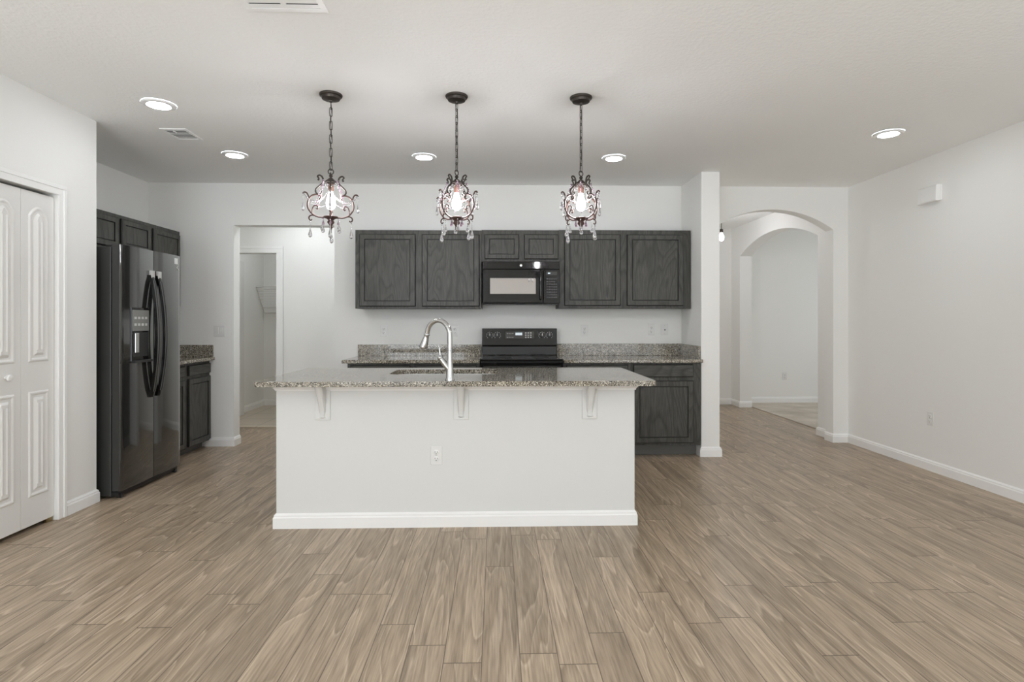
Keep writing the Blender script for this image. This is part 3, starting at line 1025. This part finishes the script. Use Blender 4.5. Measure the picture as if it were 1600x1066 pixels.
def make_pendant():
    r = thing('pendant_chandelier', '', 'chandelier', (0, 0, 0), 0, 'crystal pendant chandeliers over the island')
    MB().lathe([(0.071, 0.0), (0.072, -0.004), (0.068, -0.012), (0.060, -0.016), (0.055, -0.030), (0.030, -0.036), (0.012, -0.038), (0.008, -0.050), (0.004, -0.052)], n=32).build('canopy', 'bronze', r, smooth=35)
    # chain
    mb = MB()
    zt, zb_ = -0.046, zz(2.262)
    nl = 10
    pitch = (zt - zb_) / nl
    for i in range(nl):
        zc = zt - pitch * (i + 0.5)
        hl, hw = pitch * 0.66, 0.0085
        pts = []
        for k in range(16):
            a = 2 * PI * k / 16
            x = hw * math.cos(a)
            z = (hl - hw) * (1 if math.sin(a) > 0.01 else -1 if math.sin(a) < -0.01 else 0) + hw * math.sin(a)
            pts.append((x, 0, zc + z) if i % 2 else (0, x, zc + z))
        mb.tube(pts, 0.0023, 6, closed=True)
    ch = mb.build('chain', 'bronze', r, smooth=60)
    MB().tube(cat([(0.004 * math.sin(i * 2.1), 0.005 * math.cos(i * 1.7), zt - (zt - zb_) * i / 8) for i in range(9)], 4), 0.0019, 6).build('cord', 'dark', ch, smooth=60)
    # loop and crown
    zr = zz(2.247)
    MB().tube([(0.0165 * math.cos(2 * PI * k / 20), 0, zr + 0.0165 * math.sin(2 * PI * k / 20)) for k in range(20)], 0.0032, 7, closed=True).build('loop', 'bronze', r, smooth=60)
    MB().lathe([(0.004, zz(2.232)), (0.010, zz(2.226)), (0.012, zz(2.218)), (0.006, zz(2.211)), (0.010, zz(2.207)), (0.015, zz(2.203)), (0.024, zz(2.194)), (0.038, zz(2.183)), (0.039, zz(2.178)), (0.026, zz(2.178)), (0.018, zz(2.168))], n=20).build('crown', 'bronze', r, smooth=45)
    MB().lathe([(0.017, zz(2.176)), (0.018, zz(2.166)), (0.0165, zz(2.122)), (0.014, zz(2.118))], n=18).build('lamp_socket', 'socket', r, smooth=45)
    MB().lathe([(0.012, zz(2.122)), (0.0135, zz(2.110)), (0.020, zz(2.088)), (0.0285, zz(2.058)), (0.0295, zz(2.042)), (0.025, zz(2.022)), (0.014, zz(2.010)), (0.001, zz(2.006))], n=20).build('bulb', 'bulb', r, smooth=80)
    MB().lathe([(0.004, zz(1.972)), (0.045, zz(1.962)), (0.047, zz(1.956)), (0.028, zz(1.950)), (0.016, zz(1.940)), (0.022, zz(1.930)), (0.022, zz(1.924)), (0.012, zz(1.912)), (0.008, zz(1.900)), (0.011, zz(1.894)), (0.006, zz(1.884)), (0.002, zz(1.874))], n=20).build('finial', 'rust', r, smooth=45)
    # four scrolled arms
    body = [(0.030, zz(1.958)), (0.070, zz(1.956)), (0.108, zz(1.972)), (0.134, zz(2.005)), (0.139, zz(2.035)), (0.131, zz(2.068)), (0.112, zz(2.090)), (0.088, zz(2.099)), (0.068, zz(2.094)), (0.060, zz(2.081)), (0.066, zz(2.071)), (0.076, zz(2.074))]
    upper = [(0.079, zz(2.196)), (0.073, zz(2.190)), (0.072, zz(2.202)), (0.080, zz(2.213)), (0.068, zz(2.221)), (0.053, zz(2.212)), (0.046, zz(2.193)), (0.050, zz(2.172)), (0.072, zz(2.150)), (0.090, zz(2.130)), (0.090, zz(2.112)), (0.076, zz(2.099)), (0.060, zz(2.103)), (0.056, zz(2.116)), (0.066, zz(2.121))]
    hook = [(0.130, zz(2.070)), (0.136, zz(2.090)), (0.146, zz(2.106)), (0.160, zz(2.108)), (0.168, zz(2.099))]
    inner = [(0.112, zz(1.975)), (0.112, zz(2.000)), (0.104, zz(2.022)), (0.088, zz(2.030)), (0.076, zz(2.020)), (0.080, zz(2.008)), (0.090, zz(2.010))]
    foot = [(0.095, zz(1.964)), (0.115, zz(1.966)), (0.129, zz(1.957)), (0.130, zz(1.942)), (0.120, zz(1.934)), (0.112, zz(1.941))]
    for k in range(4):
        a = k * PI / 2
        mb = MB()
        rz_tube(mb, body, a, 0.0056)
        rz_tube(mb, foot, a, 0.0046)
        rz_tube(mb, hook, a, 0.0048)
        rz_tube(mb, inner, a, 0.0042)
        arm = mb.build('scroll_arm', 'rust', r, smooth=60)
        mb = MB()
        rz_tube(mb, upper, a, 0.0056)
        mb.build('top_scroll', 'bronze', r, smooth=60)

    def at(rad, a, z):
        return (rad * math.cos(a), rad * math.sin(a), zz(z))
    for k in range(4):
        a = k * PI / 2
        drop(r, at(0.166, a, 2.096), 0.085, 0.0095)
        drop(r, at(0.124, a, 1.934), 0.105 if k % 2 else 0.088, 0.0125)
        drop(r, at(0.070, a + PI / 4, 1.950), 0.065, 0.0125)
        beads(r, at(0.160, a, 2.100), at(0.160, a + PI / 2, 2.100), 0.062, 24, 0.0050)
        beads(r, at(0.062, a + PI / 4, 2.180), at(0.062, a + 3 * PI / 4, 2.180), 0.030, 11, 0.0052)
        beads(r, at(0.062, a + PI / 4, 2.176), at(0.118, a + PI / 4, 2.020), -0.004, 13, 0.0046, 'mauve')
    for k in range(4):
        drop(r, at(0.045, k * PI / 2, 1.956), 0.035, 0.0085, 'mauve', 0.012)
    return r


pend = make_pendant()
PEND = [(-1.046, 'bronze scroll chandelier hanging highest in the row, over the island end by the passage', 0.25),
        (-0.251, 'bronze scroll chandelier hanging above the faucet, between the other two', 0.95),
        (0.545, 'bronze scroll chandelier hanging over the island end nearer the white wing wall', 0.60)]
for i, (x, lb, rot) in enumerate(PEND):
    o = pend if i == 0 else copy_tree(pend)
    o.location, o.rotation_euler = (x, 3.60, H), (0, 0, rot)
    o['label'] = lb

# the hall lamp glimpsed past the wing wall
hl = thing('hall_pendant', 'small bare-bulb pendant lamp in the hall, glimpsed past the white wing wall', 'lamp', (2.953, 7.3, H))
MB().lathe([(0.05, 0), (0.05, -0.012), (0.012, -0.024), (0.004, -0.026)], n=20).build('canopy', 'bronze', hl, smooth=40)
MB().tube([(0, 0, -0.02), (0, 0, -0.235)], 0.004, 8).build('rod', 'bronze', hl, smooth=60)
MB().lathe([(0.006, -0.225), (0.02, -0.232), (0.022, -0.275), (0.012, -0.282)], n=16).build('lamp_socket', 'bronze', hl, smooth=40)
MB().lathe([(0.012, -0.28), (0.020, -0.30), (0.034, -0.335), (0.030, -0.365), (0.012, -0.382), (0.001, -0.384)], n=18).build('bulb', 'bulb', hl, smooth=80)

# ------------------------------------------------------------------ recessed lights and ceiling vents
rl = thing('recessed_light', '', 'ceiling light', (0, 0, 0), 0, 'recessed ceiling lights')
MB().lathe([(0.0705, -0.001), (0.0705, -0.0120), (0.076, -0.0130), (0.096, -0.0095), (0.103, -0.005), (0.104, -0.0005)], n=40, cap=False).build('trim_ring', 'trim', rl, smooth=60)
MB().lathe([(0.0705, -0.002), (0.0705, -0.0118), (0.06, -0.0130), (0.001, -0.0135)], n=40).build('lens', 'lens', rl, smooth=60)
for i, (x, y, lb) in enumerate([
        (-2.229, 3.79, 'round recessed ceiling light nearest the closet, just ahead of the small square vent'),
        (-2.249, 4.92, 'round recessed ceiling light between the small square vent and the passage opening'),
        (-0.627, 4.93, 'round recessed ceiling light over the two-door cabinet next to the passage opening'),
        (1.035, 4.92, 'round recessed ceiling light over the wide cabinet next to the wing wall'),
        (2.998, 4.222, 'round recessed ceiling light alone near the bare side wall beyond the wing wall'),
        (-1.6, 1.0, 'unseen round ceiling light added to brighten the room, closet side'),  # from here on unseen lamps, added as fill light
        (2.6, 1.0, 'unseen round ceiling light added to brighten the room, bare wall side'),
        (-2.9, 7.9, 'unseen round ceiling light added to brighten the utility room'),
        (-1.55, 6.5, 'unseen round ceiling light added deeper in the passage beside the kitchen'),
        (-2.3, 6.5, 'unseen round ceiling light added in the passage beside the utility room door')]):
    o = rl if i == 0 else copy_tree(rl)
    o.location = (x, y, H)
    o['label'] = lb


def vent(name, label, loc, w_, l_, fr_, slats, along, divider=False, rz=0):
    r = thing(name, label, 'vent', loc, rz)
    mb = MB()
    z0 = -0.008
    mb.box(0, w_, 0, fr_, z0, 0).box(0, w_, l_ - fr_, l_, z0, 0).box(0, fr_, fr_, l_ - fr_, z0, 0).box(w_ - fr_, w_, fr_, l_ - fr_, z0, 0)
    if divider:
        mb.box(w_ / 2 - 0.012, w_ / 2 + 0.012, fr_, l_ - fr_, z0, 0)
    mb.build('frame', 'trim', r, bevel=0.002)
    MB().box(fr_ * 0.5, w_ - fr_ * 0.5, fr_ * 0.5, l_ - fr_ * 0.5, -0.002, -0.0005).build('duct', 'ventdark', r)
    for i in range(slats):
        t = (i + 0.5) / slats
        mb = MB()
        if along == 'x':
            y = fr_ + (l_ - 2 * fr_) * t
            q = (l_ - 2 * fr_) / slats * (0.36 if divider else 0.17)
            mb.box(fr_, w_ - fr_, y - q, y + q, -0.0075, -0.0060)
        else:
            x = fr_ + (w_ - 2 * fr_) * t
            q = (w_ - 2 * fr_) / slats * 0.36
            mb.prism([(x - q, -0.003), (x - q + 0.002, -0.002), (x + q, -0.008), (x + q - 0.002, -0.009)], 'y', fr_, l_ - fr_)
        mb.build('louver', 'trim', r)
    return r


v1 = vent('ceiling_vent', 'small white ceiling vent with dark louvers near the refrigerator', (-2.505, 4.262, H), 0.195, 0.25, 0.022, 7, 'x')
MB().box(0.085, 0.093, 0.03, 0.07, -0.014, -0.006).build('damper_lever', 'trim', v1)
vent('ceiling_vent', 'large white divided ceiling return vent at the top edge of the photo', (-1.143, 2.22, H), 0.37, 0.412, 0.030, 9, 'x', True)

# ------------------------------------------------------------------ outlets, switch, chime
def outlet_base(name='wall_outlet', pair=True):
    r = thing(name, '', 'outlet', (0, 0, 0), 0, 'white wall outlets')
    MB().box(-0.037, 0.037, -0.006, 0, -0.059, 0.059).build('cover_plate', 'plate', r, bevel=0.003)
    for zc in (0.0205, -0.0205):
        f = MB().disc_axis([(0.0172, 0), (0.0172, 0.0022), (0.0162, 0.003)], (0, -0.006, zc), (0, -1, 0), 20).build('receptacle', 'plastic', r, smooth=40)
        MB().box(-0.0082, -0.0056, -0.0094, -0.0088, zc - 0.001, zc + 0.009).box(0.0056, 0.0082, -0.0094, -0.0088, zc - 0.001, zc + 0.008).disc_axis([(0.003, 0), (0.003, 0.0006)], (0, -0.0088, zc - 0.008), (0, -1, 0), 10).build('slots', 'slot', f)
    MB().disc_axis([(0.003, 0), (0.003, 0.0012), (0.002, 0.0016)], (0, -0.006, 0), (0, -1, 0), 10).build('screw', 'steel', r)
    return r


ob = outlet_base()
for i, (x, y, z, rz, lb) in enumerate([
        (-1.173, D, 1.20, 0, 'white wall outlet above the counter nearest the passage opening'),
        (-0.433, D, 1.20, 0, 'white wall outlet above the counter just behind the gooseneck faucet'),
        (0.934, D, 1.202, 0, 'white wall outlet above the counter on the wall just past the range'),
        (1.647, D, 1.212, 0, 'white wall outlet beside the cable jack near the wing wall'),
        (-0.377, IY0, 0.45, 0, 'white wall outlet on the front of the white island'),
        (XR, 4.79, 0.452, -PI / 2, 'white wall outlet low on the bare side wall beside the arch'),
        (4.562, 8.78, 0.432, 0, 'white wall outlet low on the carpeted room wall seen through the arch')]):
    o = ob if i == 0 else copy_tree(ob)
    o.location, o.rotation_euler = (x, y, z), (0, 0, rz)
    o['label'] = lb
cj = thing('cable_jack', 'white wall plate with a single dark jack, closest to the wing wall', 'wall plate', (1.788, D, 1.212))
MB().box(-0.037, 0.037, -0.006, 0, -0.059, 0.059).build('cover_plate', 'plate', cj, bevel=0.003)
MB().disc_axis([(0.007, 0), (0.007, 0.003), (0.004, 0.008)], (0.004, -0.006, -0.004), (0, -1, 0), 14).build('jack', 'dark', cj)
for z in (-0.042, 0.042):
    MB().disc_axis([(0.003, 0), (0.003, 0.0012), (0.002, 0.0016)], (0, -0.006, z), (0, -1, 0), 10).build('screw', 'steel', cj)
sw = thing('light_switch', 'white double rocker light switch on the wall beside the passage opening', 'switch', (-2.871, D, 1.20))
MB().box(-0.058, 0.058, -0.006, 0, -0.059, 0.059).build('cover_plate', 'plate', sw, bevel=0.003)
for x in (-0.023, 0.023):
    MB().prism([(-0.005, -0.033), (-0.0075, -0.033), (-0.0105, 0.0), (-0.0125, 0.033), (-0.005, 0.033)], 'x', x - 0.0165, x + 0.0165).build('rocker', 'plastic', sw, bevel=0.001)
cm = thing('door_chime', 'white rectangular door chime box high on the bare side wall', 'door chime', (XR, 4.77, 2.325), -PI / 2)
MB().box(-0.108, 0.108, -0.012, 0, 0.004, 0.136).build('back_plate', 'plastic', cm, bevel=0.003)
MB().prism([(-0.010, 0.0), (-0.052, 0.0), (-0.055, 0.012), (-0.050, 0.128), (-0.040, 0.138), (-0.010, 0.138)], 'x', -0.104, 0.104).build('cover', 'plastic', cm, bevel=0.006)

# ------------------------------------------------------------------ utility room: open door, wire shelf, door stop
d2 = thing('door_2', None, None, (-3.46, 7.11, 0))
d2['kind'] = 'structure'
lf = MB().box(-0.036, 0.0, 0.0, 0.74, 0.015, 2.12).build('leaf', 'door', d2, bevel=0.003)
MB().disc_axis([(0.028, 0), (0.028, 0.006), (0.012, 0.010), (0.011, 0.035), (0.024, 0.042), (0.028, 0.056), (0.022, 0.068), (0.004, 0.072)], (0.0, 0.06, 0.97), (1, 0, 0), 20).build('knob', 'steel', lf, smooth=45)

sh = thing('wire_shelf', 'sloping white coated wire shelf on the wall of the utility room', 'shelf', (-3.57, 8.77, 1.43))
L_ = 1.6
mb = MB()
A = Vector((0.01, -0.305, 0.385))
B = Vector((0.01, -0.008, 0.0))
for t in [i / 16 for i in range(17)]:
    p = A.lerp(B, t)
    if t in (0.0, 1.0):
        continue
    mb.tube([p, p + Vector((L_, 0, 0))], 0.0022, 5)
mb.build('deck_wires', 'wire', sh)
for nm, p, rr in (('front_rail', A, 0.006), ('front_rail', A + Vector((0, 0.0, -0.04)), 0.005), ('back_rail', B, 0.006), ('back_rail', A.lerp(B, 0.8), 0.005)):
    MB().tube([p, p + Vector((L_, 0, 0))], rr, 8).build(nm, 'wire', sh, smooth=60)
for x in (0.0, 0.8, 1.55):
    MB().tube([A + Vector((x, 0, 0)), B + Vector((x, 0, 0))], 0.005, 8).build('brace', 'wire', sh, smooth=60)
